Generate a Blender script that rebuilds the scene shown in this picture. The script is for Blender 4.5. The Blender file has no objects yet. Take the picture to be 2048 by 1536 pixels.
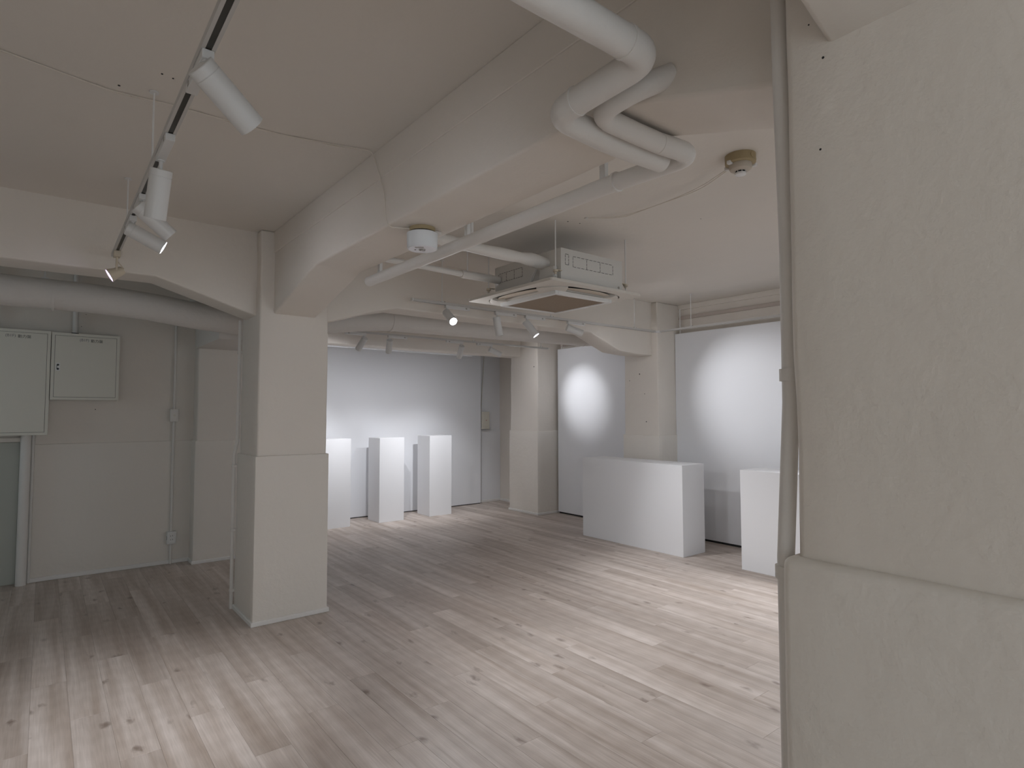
import bpy, bmesh, math, random
from mathutils import Vector, Matrix, noise
random.seed(7)
S = bpy.context.scene
COL = S.collection
R = math.radians

# ------------------------------------------------------------------ camera, world, light, exposure
cam_d = bpy.data.cameras.new('camera'); cam = bpy.data.objects.new('camera', cam_d); COL.objects.link(cam)
cr = Vector((0.7844318, -0.6202126, -0.0017640)); cu = Vector((-0.0292089, -0.0397835, 0.9987813)); cf = Vector((0.6195269, 0.7834243, 0.0493232))
cam.matrix_world = Matrix(((cr.x, cu.x, -cf.x, 0), (cr.y, cu.y, -cf.y, 0), (cr.z, cu.z, -cf.z, 1.4), (0, 0, 0, 1)))
FPX = 1183.48
cam_d.sensor_width = 36; cam_d.lens = FPX / 2048 * 36; cam_d.clip_start = 0.02
S.camera = cam
S.view_settings.view_transform = 'Standard'
try: S.view_settings.look = 'None'
except Exception: pass
S.view_settings.gamma = 1; S.view_settings.use_curve_mapping = False
S.view_settings.exposure = 0.6
w = bpy.data.worlds.new('sky'); S.world = w; w.use_nodes = True
w.node_tree.nodes['Background'].inputs[0].default_value = (0.55, 0.78, 1.0, 1)
w.node_tree.nodes['Background'].inputs[1].default_value = 0.6
LED = (0.935, 0.95, 1.0)
POWER = 2.5
# daylight entering through window_1 (in the left wall, out of frame)
ld = bpy.data.lights.new('window_daylight', 'AREA'); ld.shape = 'RECTANGLE'; ld.size = 1.2; ld.size_y = 0.9; ld.energy = 1.6; ld.color = (0.72, 0.92, 1.0)
lo = bpy.data.objects.new('window_daylight', ld); COL.objects.link(lo); lo.location = (-2.12, 5.5, 1.7); lo.rotation_euler = (0, -math.pi/2, 0)
# added fill light, set in a made-up glazed front (added_window, behind the photographer)
ld = bpy.data.lights.new('front_fill', 'AREA'); ld.shape = 'RECTANGLE'; ld.size = 7.4; ld.size_y = 1.9; ld.energy = 16; ld.color = (1.0, 0.90, 0.80)
lo = bpy.data.objects.new('front_fill', ld); COL.objects.link(lo); lo.location = (1.8, -1.93, 1.25); lo.rotation_euler = (math.pi/2, 0, 0)

# ------------------------------------------------------------------ materials
def mat(name, col, rough=0.6, metal=0.0, bump=None, var=None, emit=None, spec=None):
    m = bpy.data.materials.new(name); m.use_nodes = True; nt = m.node_tree; b = nt.nodes['Principled BSDF']
    b.inputs['Base Color'].default_value = (*col, 1); b.inputs['Roughness'].default_value = rough; b.inputs['Metallic'].default_value = metal
    if spec is not None: b.inputs['Specular IOR Level'].default_value = spec
    geo = nt.nodes.new('ShaderNodeNewGeometry')
    def nz(scale, detail=4, rgh=0.55):
        n = nt.nodes.new('ShaderNodeTexNoise'); n.inputs['Scale'].default_value = scale; n.inputs['Detail'].default_value = detail; n.inputs['Roughness'].default_value = rgh
        nt.links.new(geo.outputs['Position'], n.inputs['Vector']); return n
    if var:
        n = nz(var[0]); mx = nt.nodes.new('ShaderNodeMix'); mx.data_type = 'RGBA'
        rp = nt.nodes.new('ShaderNodeMapRange'); rp.inputs[1].default_value = 0.35; rp.inputs[2].default_value = 0.65
        nt.links.new(n.outputs['Fac'], rp.inputs[0]); nt.links.new(rp.outputs[0], mx.inputs[0])
        mx.inputs[6].default_value = (*col, 1); mx.inputs[7].default_value = (*var[1], 1)
        nt.links.new(mx.outputs[2], b.inputs['Base Color'])
    if bump:
        prev = None
        for sc, dist in bump:
            n = nz(sc, 5); bp = nt.nodes.new('ShaderNodeBump'); bp.inputs['Distance'].default_value = dist; bp.inputs['Strength'].default_value = 1.0
            nt.links.new(n.outputs['Fac'], bp.inputs['Height'])
            if prev: nt.links.new(prev.outputs[0], bp.inputs['Normal'])
            prev = bp
        nt.links.new(prev.outputs[0], b.inputs['Normal'])
    if emit:
        b.inputs['Emission Color'].default_value = (*emit[0], 1); b.inputs['Emission Strength'].default_value = emit[1]
    return m
M_plaster = mat('painted_plaster', (0.765, 0.708, 0.638), 0.7, bump=[(3, 0.007), (22, 0.0018), (140, 0.0004)], var=(1.7, (0.745, 0.693, 0.628)))
M_rough = mat('rough_painted_mortar', (0.765, 0.708, 0.638), 0.7, bump=[(4, 0.006), (28, 0.0022), (120, 0.0007)], var=(2.3, (0.74, 0.688, 0.622)))
M_ceil = mat('ceiling_paint', (0.755, 0.705, 0.64), 0.75, bump=[(2, 0.010), (60, 0.0008)], var=(1.2, (0.735, 0.69, 0.63)))
M_lower = mat('mortar_dado_paint', (0.77, 0.722, 0.658), 0.68, bump=[(5, 0.009), (30, 0.0018), (160, 0.0004)])
M_skirt = mat('skirting_white', (0.78, 0.76, 0.73), 0.5)
M_panel = mat('white_display_board', (0.80, 0.805, 0.825), 0.65, bump=[(200, 0.00015)])
M_plinth = mat('white_plinth_paint', (0.82, 0.82, 0.83), 0.6, bump=[(160, 0.00012)])
M_white = mat('white_powder_coat', (0.74, 0.73, 0.71), 0.42)
M_lampw = mat('lamp_housing_white', (0.70, 0.69, 0.67), 0.38)
M_cream = mat('aged_cream_plastic', (0.62, 0.54, 0.42), 0.5)
M_beige = mat('yellowed_beige_plastic', (0.38, 0.30, 0.17), 0.55)
M_pipe = mat('pipe_paint', (0.73, 0.70, 0.66), 0.6, bump=[(14, 0.003), (80, 0.0006)])
M_duct = mat('duct_wrap_paint', (0.72, 0.68, 0.635), 0.75, bump=[(6, 0.012), (45, 0.002)])
M_dark = mat('dark_recess', (0.02, 0.02, 0.02), 0.8)
M_slot = mat('track_slot', (0.035, 0.032, 0.026), 0.4)
M_line = mat('shadow_gap', (0.09, 0.075, 0.06), 0.8)
M_metalbox = mat('enclosure_cream_steel', (0.68, 0.65, 0.565), 0.4)
M_metal = mat('dull_steel', (0.38, 0.36, 0.33), 0.45, 0.7)
M_rail = mat('taupe_picture_rail', (0.52, 0.45, 0.40), 0.6)
M_tan = mat('tan_grille_mesh', (0.36, 0.28, 0.21), 0.7, bump=[(400, 0.0004)])
M_ac = mat('cassette_plastic', (0.66, 0.62, 0.56), 0.45)
M_acbody = mat('cassette_steel', (0.66, 0.64, 0.60), 0.5, bump=[(30, 0.0006)])
M_flap = mat('cassette_flap', (0.64, 0.55, 0.45), 0.45)
M_doorshade = mat('grey_green_door_shade', (0.42, 0.43, 0.38), 0.5)  # grey-green puts the shade of the door recess into the colour
M_ink = mat('black_print', (0.03, 0.03, 0.03), 0.6)
M_inkg = mat('grey_print', (0.18, 0.18, 0.19), 0.6)
M_rubber = mat('black_rubber', (0.012, 0.012, 0.011), 0.7)
M_lit = mat('lit_led_lens', (0.9, 0.9, 1.0), 0.3, emit=((0.90, 0.93, 1.0), 30))
M_litdim = mat('lit_led_lens_rim', (0.9, 0.9, 1.0), 0.3, emit=((0.80, 0.86, 1.0), 6))
M_litv = mat('lit_violet_led_lens', (0.7, 0.6, 1.0), 0.3, emit=((0.62, 0.50, 1.0), 3.2))
M_off = mat('lamp_interior', (0.25, 0.25, 0.25), 0.35)
M_led = mat('indicator_red', (0.45, 0.05, 0.06), 0.4)
M_glass = mat('clear_window_glass', (0.9, 0.95, 0.95), 0.05); M_glass.node_tree.nodes['Principled BSDF'].inputs['Transmission Weight'].default_value = 1.0

def floor_mat():
    m = bpy.data.materials.new('laminate_oak'); m.use_nodes = True; nt = m.node_tree; b = nt.nodes['Principled BSDF']; L = nt.links.new
    N = nt.nodes.new
    geo = N('ShaderNodeNewGeometry'); oi = N('ShaderNodeObjectInfo')
    off = N('ShaderNodeVectorMath'); off.operation = 'SCALE'; off.inputs[3].default_value = 37.0
    cmb = N('ShaderNodeCombineXYZ'); L(oi.outputs['Random'], cmb.inputs[0]); L(oi.outputs['Random'], cmb.inputs[1]); L(cmb.outputs[0], off.inputs[0])
    add = N('ShaderNodeVectorMath'); add.operation = 'ADD'; L(geo.outputs['Position'], add.inputs[0]); L(off.outputs[0], add.inputs[1])
    def scaled(v):
        s = N('ShaderNodeVectorMath'); s.operation = 'MULTIPLY'; s.inputs[1].default_value = v; L(add.outputs[0], s.inputs[0]); return s
    def noise_(v, sc, det, dist=0.0):
        n = N('ShaderNodeTexNoise'); n.inputs['Scale'].default_value = sc; n.inputs['Detail'].default_value = det; n.inputs['Distortion'].default_value = dist
        L(scaled(v).outputs[0], n.inputs['Vector']); return n
    def ramp(src, a, c, p0, p1):
        r = N('ShaderNodeValToRGB'); r.color_ramp.elements[0].position = p0; r.color_ramp.elements[1].position = p1
        r.color_ramp.elements[0].color = (*a, 1); r.color_ramp.elements[1].color = (*c, 1); L(src, r.inputs[0]); return r
    def mixm(a, bb, fac=1.0, mode='MULTIPLY'):
        x = N('ShaderNodeMix'); x.data_type = 'RGBA'; x.blend_type = mode
        if isinstance(fac, float): x.inputs[0].default_value = fac
        else: L(fac, x.inputs[0])
        L(a, x.inputs[6]); L(bb, x.inputs[7]); return x
    broad = ramp(noise_((15, 0.75, 1), 1.0, 3, 0.35).outputs['Fac'], (0.432, 0.357, 0.303), (0.650, 0.578, 0.528), 0.32, 0.68)
    fine = ramp(noise_((150, 5, 1), 1.0, 4, 0.3).outputs['Fac'], (0.88, 0.87, 0.86), (1.04, 1.04, 1.04), 0.3, 0.7)
    c1 = mixm(broad.outputs[0], fine.outputs[0])
    # cathedral grain
    wv = N('ShaderNodeTexWave'); wv.wave_type = 'RINGS'; wv.inputs['Scale'].default_value = 1.0; wv.inputs['Distortion'].default_value = 3.5; wv.inputs['Detail'].default_value = 2; wv.inputs['Detail Scale'].default_value = 0.8
    L(scaled((26, 2.2, 1)).outputs[0], wv.inputs['Vector'])
    wr = ramp(wv.outputs['Fac'], (0.965, 0.962, 0.958), (1.01, 1.01, 1.01), 0.2, 0.8)
    c2 = mixm(c1.outputs[2], wr.outputs[0])
    # knots
    vo = N('ShaderNodeTexVoronoi'); vo.inputs['Scale'].default_value = 1.0; L(scaled((7.5, 4.2, 0.0)).outputs[0], vo.inputs['Vector'])
    kn = noise_((30, 14, 1), 1.0, 4, 0.5)
    ksum = N('ShaderNodeMath'); ksum.operation = 'MULTIPLY_ADD'; ksum.inputs[1].default_value = 0.55; L(kn.outputs['Fac'], ksum.inputs[0]); L(vo.outputs['Distance'], ksum.inputs[2])
    gate = N('ShaderNodeMath'); gate.operation = 'GREATER_THAN'; gate.inputs[1].default_value = 0.25
    sep = N('ShaderNodeSeparateColor'); L(vo.outputs['Color'], sep.inputs[0]); L(sep.outputs[0], gate.inputs[0])
    kr = ramp(ksum.outputs[0], (1, 1, 1), (0, 0, 0), 0.27, 0.46)
    kf = N('ShaderNodeMath'); kf.operation = 'MULTIPLY'; L(kr.outputs[0], kf.inputs[0]); L(gate.outputs[0], kf.inputs[1])
    kf2 = N('ShaderNodeMath'); kf2.operation = 'MULTIPLY'; kf2.inputs[1].default_value = 0.75; L(kf.outputs[0], kf2.inputs[0])
    dk = N('ShaderNodeRGB'); dk.outputs[0].default_value = (0.175, 0.125, 0.095, 1)
    c3 = mixm(c2.outputs[2], dk.outputs[0], kf2.outputs[0], 'MIX')
    # plank to plank tone
    tone = ramp(oi.outputs['Random'], (0.88, 0.87, 0.86), (1.08, 1.08, 1.08), 0.0, 1.0)
    c4 = mixm(c3.outputs[2], tone.outputs[0])
    L(c4.outputs[2], b.inputs['Base Color'])
    rr = N('ShaderNodeMapRange'); rr.inputs[3].default_value = 0.36; rr.inputs[4].default_value = 0.50; L(noise_((60, 4, 1), 1.0, 3).outputs['Fac'], rr.inputs[0]); L(rr.outputs[0], b.inputs['Roughness'])
    b.inputs['Specular IOR Level'].default_value = 0.35
    bp = N('ShaderNodeBump'); bp.inputs['Distance'].default_value = 0.0004; bp.inputs['Strength'].default_value = 0.7
    L(noise_((180, 8, 1), 1.0, 3).outputs['Fac'], bp.inputs['Height']); L(bp.outputs[0], b.inputs['Normal'])
    return m
M_floor = floor_mat()

# ------------------------------------------------------------------ helpers
def link(name, bm, m, parent=None, smooth=False):
    me = bpy.data.meshes.new(name); bm.normal_update(); bm.to_mesh(me); bm.free()
    ms = m if isinstance(m, (list, tuple)) else [m]
    for x in ms: me.materials.append(x)
    if smooth:
        for p in me.polygons: p.use_smooth = True
        try: me.set_sharp_from_angle(angle=R(35))
        except Exception: pass
    o = bpy.data.objects.new(name, me); COL.objects.link(o)
    if parent is not None: o.parent = parent
    return o
def tag(o, label=None, cat=None, group=None, kind=None):
    if label: o['label'] = label
    if cat: o['category'] = cat
    if group: o['group'] = group
    if kind: o['kind'] = kind
    return o
def empty(name, loc=(0, 0, 0)):
    o = bpy.data.objects.new(name, None); COL.objects.link(o); o.empty_display_size = 0.1; o.location = loc
    return o
def relink(o, root):
    """keep child's mesh in world coordinates although its parent stands at root.location"""
    o.location = -Vector(root.location)
def box(bm, x0, x1, y0, y1, z0, z1, bev=0.0, seg=1, mi=0):
    r = bmesh.ops.create_cube(bm, size=1.0); vs = r['verts']
    for v in vs:
        v.co = Vector(((x0 + x1) / 2 + v.co.x * (x1 - x0), (y0 + y1) / 2 + v.co.y * (y1 - y0), (z0 + z1) / 2 + v.co.z * (z1 - z0)))
    fs = list({f for v in vs for f in v.link_faces})
    for f in fs: f.material_index = mi
    if bev > 0:
        es = list({e for v in vs for e in v.link_edges})
        bmesh.ops.bevel(bm, geom=es, offset=bev, segments=seg, affect='EDGES', profile=0.5)
    return vs
def cyl(bm, a, b, r, n=20, r2=None, caps=True, mi=0):
    a = Vector(a); b = Vector(b); d = b - a
    rot = d.to_track_quat('Z', 'Y').to_matrix().to_4x4()
    res = bmesh.ops.create_cone(bm, cap_ends=caps, segments=n, radius1=r, radius2=(r if r2 is None else r2), depth=d.length, matrix=Matrix.Translation((a + b) / 2) @ rot)
    for v in res['verts']:
        for f in v.link_faces: f.material_index = mi
    return res['verts']
def lathe(bm, prof, origin, axis=(0, 0, 1), n=32, mi=0, closed=False):
    """prof: list of (radius, height along axis)"""
    ax = Vector(axis).normalized(); q = ax.to_track_quat('Z', 'Y').to_matrix(); o = Vector(origin); rings = []
    for r, h in prof:
        rings.append([bm.verts.new(o + q @ Vector((r * math.cos(2 * math.pi * k / n), r * math.sin(2 * math.pi * k / n), h))) for k in range(n)])
    for i in range(len(rings) - 1):
        for k in range(n):
            f = bm.faces.new((rings[i][k], rings[i][(k + 1) % n], rings[i + 1][(k + 1) % n], rings[i + 1][k])); f.material_index = mi
    if prof[0][0] > 1e-6 and not closed: f = bm.faces.new(list(reversed(rings[0]))); f.material_index = mi
    if prof[-1][0] > 1e-6 and not closed: f = bm.faces.new(rings[-1]); f.material_index = mi
def fillet(pts, rad, n=7):
    pts = [Vector(p) for p in pts]; out = [pts[0]]
    for i in range(1, len(pts) - 1):
        p = pts[i]; a = (pts[i - 1] - p); b = (pts[i + 1] - p)
        r = min(rad, a.length * 0.49, b.length * 0.49); a = p + a.normalized() * r; b = p + b.normalized() * r
        for k in range(n + 1):
            t = k / n; out.append((1 - t) ** 2 * a + 2 * t * (1 - t) * p + t * t * b)
    out.append(pts[-1]); return out
def tube(bm, pts, r, n=14, mi=0, wob=0.0, caps=True):
    pts = [Vector(p) for p in pts]; rings = []; up = None
    for i, p in enumerate(pts):
        t = (pts[min(i + 1, len(pts) - 1)] - pts[max(i - 1, 0)]).normalized()
        if up is None:
            up = Vector((0, 0, 1)) if abs(t.z) < 0.9 else Vector((1, 0, 0))
        u = (up - t * up.dot(t)).normalized(); up = u; v = t.cross(u)
        rr = (r[i] if isinstance(r, (list, tuple)) else r)
        if wob: rr *= 1 + wob * (noise.noise(p * 9.0))
        rings.append([bm.verts.new(p + u * rr * math.cos(2 * math.pi * k / n) + v * rr * math.sin(2 * math.pi * k / n)) for k in range(n)])
    for i in range(len(rings) - 1):
        for k in range(n):
            f = bm.faces.new((rings[i][k], rings[i][(k + 1) % n], rings[i + 1][(k + 1) % n], rings[i + 1][k])); f.material_index = mi
    if caps:
        bm.faces.new(list(reversed(rings[0]))).material_index = mi; bm.faces.new(rings[-1]).material_index = mi
def resample(pts, step):
    pts = [Vector(p) for p in pts]; out = [pts[0]]
    for a, b in zip(pts, pts[1:]):
        n = max(1, int((b - a).length / step))
        for k in range(1, n + 1): out.append(a.lerp(b, k / n))
    return out
def slab(name, x0, x1, y0, y1, z0, z1, m, bev=0.010, seg=3, step=0.10, amp=0.0025, freq=2.2, parent=None, taper=None):
    """plaster block: bevelled, finely cut and made slightly uneven"""
    bm = bmesh.new(); box(bm, x0, x1, y0, y1, z0, z1, bev, seg)
    for ax, lo_, hi_ in ((0, x0, x1), (1, y0, y1), (2, z0, z1)):
        n = int((hi_ - lo_) / step)
        for k in range(1, n + 1):
            c = Vector((0, 0, 0)); c[ax] = lo_ + (hi_ - lo_) * k / (n + 1); nn = Vector((0, 0, 0)); nn[ax] = 1
            bmesh.ops.bisect_plane(bm, geom=bm.verts[:] + bm.edges[:] + bm.faces[:], plane_co=c, plane_no=nn)
    for v in bm.verts:
        d = noise.noise_vector(v.co * freq) * amp + noise.noise_vector(v.co * freq * 4.5) * amp * 0.45
        if v.co.z < 0.02: d.z = 0
        v.co += d
    return link(name, bm, m, parent, smooth=True)
def prism(name, poly, axis, a, b, m, bev=0.012, step=0.12, amp=0.002, parent=None):
    """poly in (u, z); axis 'x': extruded along x with u = y; axis 'y': extruded along y with u = x"""
    bm = bmesh.new()
    mk = (lambda u, z, t: Vector((t, u, z))) if axis == 'x' else (lambda u, z, t: Vector((u, t, z)))
    A = [bm.verts.new(mk(u, z, a)) for u, z in poly]; B = [bm.verts.new(mk(u, z, b)) for u, z in poly]
    bm.faces.new(A); bm.faces.new(list(reversed(B)))
    for i in range(len(poly)):
        j = (i + 1) % len(poly); bm.faces.new((A[i], B[i], B[j], A[j]))
    bmesh.ops.recalc_face_normals(bm, faces=bm.faces[:])
    zt = max(z for u, z in poly)
    es = [e for e in bm.edges if not all(v.co.z > zt - 1e-4 for v in e.verts) and len(e.link_faces) == 2 and e.calc_face_angle(0) > 0.6]
    bmesh.ops.bevel(bm, geom=es, offset=bev, segments=3, affect='EDGES', profile=0.5)
    us = [v.co for v in bm.verts]
    for ax in (0, 1, 2):
        lo_ = min(c[ax] for c in us); hi_ = max(c[ax] for c in us); n = int((hi_ - lo_) / step)
        for k in range(1, n + 1):
            c = Vector((0, 0, 0)); c[ax] = lo_ + (hi_ - lo_) * k / (n + 1); nn = Vector((0, 0, 0)); nn[ax] = 1
            bmesh.ops.bisect_plane(bm, geom=bm.verts[:] + bm.edges[:] + bm.faces[:], plane_co=c, plane_no=nn)
    for v in bm.verts: v.co += noise.noise_vector(v.co * 2.0) * amp + noise.noise_vector(v.co * 8) * amp * 0.4
    return link(name, bm, m, parent, smooth=True)
def simple(name, boxes, m, parent=None, bev=0.0, seg=1, smooth=False):
    bm = bmesh.new()
    for b_ in boxes: box(bm, *b_, bev=bev, seg=seg)
    return link(name, bm, m, parent, smooth=smooth)
def spots_on(parent, pts, normal, name='anchor_hole', r=0.004):
    """small dark drill holes, each a short plug set in the surface"""
    for p in pts:
        p = Vector(p); nn = Vector(normal).normalized(); bm = bmesh.new(); q = r * random.uniform(0.7, 1.4)
        cyl(bm, p - nn * 0.002, p + nn * 0.0015, q, 8); link(name, bm, M_dark, parent)

# ------------------------------------------------------------------ setting: floor with its planks
XL, XR, YF, ZC = -2.2, 5.82, -2.0, 2.655
YB, YA = 6.42, 7.68
bm = bmesh.new(); box(bm, XL, XR, YF, YA, -0.06, -0.010); floor = tag(link('floor', bm, mat('underlay', (0.10, 0.08, 0.07), 0.9)), 'pale taupe oak laminate floor of long planks running towards the back', 'floor', kind='structure')
PW, PL, G = 0.146, 1.245, 0.0004
def px_of(p):
    d = Vector(p) - Vector((0, 0, 1.4)); z = d.dot(cf)
    return None if z < 0.15 else (1024 + FPX * d.dot(cr) / z, 768 - FPX * d.dot(cu) / z, z)
def plank_bm(bm, x, y, w_, l_):
    b_ = 0.0005; z0 = -0.009
    top = [bm.verts.new((x + a, y + c, 0)) for a, c in ((b_, b_), (w_ - b_, b_), (w_ - b_, l_ - b_), (b_, l_ - b_))]
    mid = [bm.verts.new((x + a, y + c, -b_)) for a, c in ((0, 0), (w_, 0), (w_, l_), (0, l_))]
    bot = [bm.verts.new((x + a, y + c, z0)) for a, c in ((0, 0), (w_, 0), (w_, l_), (0, l_))]
    bm.faces.new(top)
    for i in range(4):
        j = (i + 1) % 4; bm.faces.new((mid[i], mid[j], top[j], top[i])); bm.faces.new((bot[i], bot[j], mid[j], mid[i]))
cand = []
n_col = int((XR - XL) / PW) + 1
for i in range(n_col):
    x = XL + i * PW; ww = min(PW - G, XR - x)
    if ww < 0.02: continue
    y = YF - ((i * 0.415) % 1.0) * PL; ends = []
    while y < YA:
        a, c = max(y, YF), min(y + PL - G, YA)
        if c - a > 0.02: cand.append((x, a, ww, c - a))
        y += PL
def vis(c):
    x, y, a, b_ = c; best = None
    for fx in (0, 1):
        for k in range(7):
            q = px_of((x + a * fx, y + b_ * k / 6, 0))
            if q and -30 < q[0] < 2080 and -30 < q[1] < 1560: best = q[2] if best is None else min(best, q[2])
    # the floor behind the near right pier cannot be seen
    if best is not None and x + a > 1.15:
        q = px_of((x, y + b_, 0))
        if q and q[0] > 1600: return None
    return best
sc_ = [(vis(c), c) for c in cand]
seen = sorted([t for t in sc_ if t[0] is not None])[:300]
seen_set = {t[1] for t in seen}
cache = {}
for _, c in seen:
    key = (round(c[2], 4), round(c[3], 4))
    if key not in cache:
        bm = bmesh.new(); plank_bm(bm, 0, 0, c[2], c[3]); bm.normal_update()
        me = bpy.data.meshes.new('plank'); bm.to_mesh(me); bm.free(); me.materials.append(M_floor); cache[key] = me
    o = bpy.data.objects.new('plank', cache[key]); COL.objects.link(o); o.parent = floor; o.location = (c[0], c[1], 0)
bm = bmesh.new()
for _, c in sc_:
    if c not in seen_set: plank_bm(bm, *c)
tag(link('outer_planks', bm, M_floor, floor), kind='stuff')

# ------------------------------------------------------------------ setting: shell
ceiling = tag(slab('ceiling', XL - 0.1, XR + 0.1, YF - 0.1, YA + 0.1, ZC, ZC + 0.12, M_ceil, bev=0, step=0.6, amp=0.0015), 'grey-white painted concrete ceiling slab over the whole room', 'ceiling', kind='structure')
wall_left = tag(simple('wall_left', [(XL - 0.1, XL, YF - 0.1, 4.9, 0, ZC), (XL - 0.1, XL, 6.1, YA + 0.1, 0, ZC), (XL - 0.1, XL, 4.9, 6.1, 0, 1.25), (XL - 0.1, XL, 4.9, 6.1, 2.15, ZC)], M_plaster), 'painted wall at the far left, outside the picture', 'wall', kind='structure')
win = tag(simple('window_1', [(XL - 0.07, XL - 0.03, 4.9, 4.94, 1.25, 2.15), (XL - 0.07, XL - 0.03, 6.06, 6.1, 1.25, 2.15), (XL - 0.07, XL - 0.03, 4.94, 6.06, 1.25, 1.29), (XL - 0.07, XL - 0.03, 4.94, 6.06, 2.11, 2.15), (XL - 0.065, XL - 0.035, 5.485, 5.515, 1.29, 2.11)], M_white), 'small basement window in the left wall', 'window', kind='structure')
wall_front = tag(simple('wall_front', [(XL, -1.9, YF - 0.1, YF, 0, ZC), (5.5, XR, YF - 0.1, YF, 0, ZC), (-1.9, 5.5, YF - 0.1, YF, 0, 0.3), (-1.9, 5.5, YF - 0.1, YF, 2.2, ZC)], M_plaster), 'painted wall behind the photographer', 'wall', kind='structure')
tag(simple('added_window', [(-1.9 + k * 1.85 - (0.03 if k else 0), -1.9 + k * 1.85 + (0.03 if k < 4 else 0), YF - 0.08, YF - 0.03, 0.3, 2.2) for k in range(5)] + [(-1.9, 5.5, YF - 0.08, YF - 0.03, 0.3, 0.36), (-1.9, 5.5, YF - 0.08, YF - 0.03, 2.14, 2.2)], M_white), 'added glazed front for the fill light, behind the photographer', 'window', kind='structure')  # unseen frames added to go with the front fill light
wall_right = tag(slab('wall_right', XR, XR + 0.12, YF, YA + 0.1, 0, ZC, M_plaster, bev=0, step=0.4, amp=0.001), 'painted concrete wall behind the tall boards on the right', 'wall', kind='structure')
wall_back = tag(slab('wall_back', XL, 1.3, YB, YB + 0.12, 0, ZC, M_plaster, bev=0, step=0.3, amp=0.0012), 'grey-white wall behind the electrical cabinets on the left', 'wall', kind='structure')
slab('dado', -0.135, 1.20, YB - 0.014, YB + 0.02, 0.0, 1.145, M_lower, bev=0.006, step=0.2, amp=0.0012, parent=wall_back)
wall_alcove = tag(slab('wall_alcove', 1.3, XR, YA, YA + 0.12, 0, ZC, M_panel, bev=0, step=0.4, amp=0.001), 'wall at the very back behind the long display board', 'wall', kind='structure')
slab('dado', 5.385, XR, YA - 0.014, YA + 0.02, 0.0, 1.14, M_panel, bev=0.006, step=0.2, amp=0.001, parent=wall_alcove)
tag(simple('wall_alcove_left', [(1.5, 1.62, 6.8, YA, 0, ZC)], M_plaster), 'side wall of the back recess, hidden behind the near pier', 'wall', kind='structure')
# small skirtings
tag(simple('baseboard_back', [(-0.06, 1.135, YB - 0.028, YB - 0.012, 0, 0.035)], M_skirt, bev=0.003), 'low white skirting under the wall left of the near pier', 'baseboard', kind='structure')
tag(simple('baseboard_alcove', [(5.39, XR - 0.015, YA - 0.03, YA - 0.012, 0, 0.035), (XR - 0.018, XR, 6.86, YA - 0.012, 0, 0.035)], M_skirt, bev=0.003), 'low white skirting in the far back corner', 'baseboard', kind='structure')

def pier(name, x0, x1, y0, y1, label, zd=1.125, out=0.014, skirt=True, top=ZC, m=M_plaster, bev=0.014, amp=0.004, dbev=0.007, dseg=2):
    p = slab(name, x0, x1, y0, y1, 0.0, top, m, bev=bev, seg=3, step=0.09, amp=amp, freq=2.6)
    tag(p, label, 'pillar', kind='structure')
    slab('dado', x0 - out, x1 + out, y0 - out, y1 + out, 0.0, zd, M_lower, bev=dbev, seg=dseg, step=0.09, amp=amp * 0.5, freq=3.1, parent=p)
    if skirt:
        simple('skirting', [(x0 - out - 0.012, x1 + out + 0.012, y0 - out - 0.012, y1 + out + 0.012, 0, 0.030)], M_skirt, p, bev=0.003)
    return p
near_left = pier('pillar', 1.128, 1.602, 4.176, 4.625, 'square white pier standing free in the middle left', zd=1.115)
near_right = pier('pillar', 1.110, 1.63, 0.045, 0.549, 'rough white pier filling the right edge of the picture, nearest one', zd=1.132, out=0.021, m=M_rough, bev=0.016, amp=0.005, dbev=0.018, dseg=4)
col_back = pier('pillar', 5.375, XR + 0.05, 6.225, 6.83, 'white wall pier in the far right corner beside the back recess', zd=1.15)
col_mid = pier('pillar', 5.405, XR + 0.05, 4.19, 4.68, 'white wall pier between the two tall boards behind the low block', zd=1.15, amp=0.006)
pil_left = pier('pillar', 1.14, 1.62, 6.235, 6.85, 'shallow white wall pier just left of the free standing pier', zd=1.145, amp=0.002)

# beams with haunches
def tagb(o, l): return tag(o, l, 'beam', kind='structure')
ZB = 2.265
bY = prism('beam', [(YF, ZC + .02), (YF, ZB), (-0.56, ZB), (0.03, 2.085), (0.55, 2.085), (1.13, ZB), (3.40, ZB), (4.17, 2.085), (4.63, 2.085), (5.35, ZB), (6.9, ZB), (6.9, ZC + .02)], 'x', 1.22, 1.51, M_plaster)
tagb(bY, 'long white beam running from the near right pier to the free standing pier')
simple('upper_fascia', [(1.2135, 1.25, YF, 4.27, 2.508, ZC)], M_plaster, bY, bev=0.002)
bXr = prism('beam', [(1.5, ZC + .02), (1.5, 2.07), (1.63, 2.075), (2.02, 2.20), (2.20, 2.24), (4.42, 2.235), (4.86, 2.072), (5.15, 2.055), (5.6, 2.05), (5.6, ZC + .02)], 'y', 4.27, 4.53, M_plaster)
tagb(bXr, 'white beam crossing behind the ceiling air conditioner to the right wall')
bXl = prism('beam', [(XL, ZC + .02), (XL, 2.262), (0.53, 2.262), (1.12, 2.075), (1.3, 2.07), (1.3, ZC + .02)], 'y', 4.27, 4.53, M_plaster)
tagb(bXl, 'white beam crossing above the electrical cabinets on the left')
bXn = prism('beam', [(XL, ZC + .02), (XL, ZB), (0.55, ZB), (1.13, 2.072), (1.3, 2.07), (1.3, ZC + .02)], 'y', 0.20, 0.47, M_plaster)
tagb(bXn, 'white beam meeting the nearest pier at the top right')
bXn2 = prism('beam', [(1.5, ZC + .02), (1.5, 2.07), (1.62, 2.075), (2.2, ZB), (XR, ZB), (XR, ZC + .02)], 'y', 0.20, 0.47, M_plaster)
tagb(bXn2, 'beam to the right of the nearest pier, hidden behind it')
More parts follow.
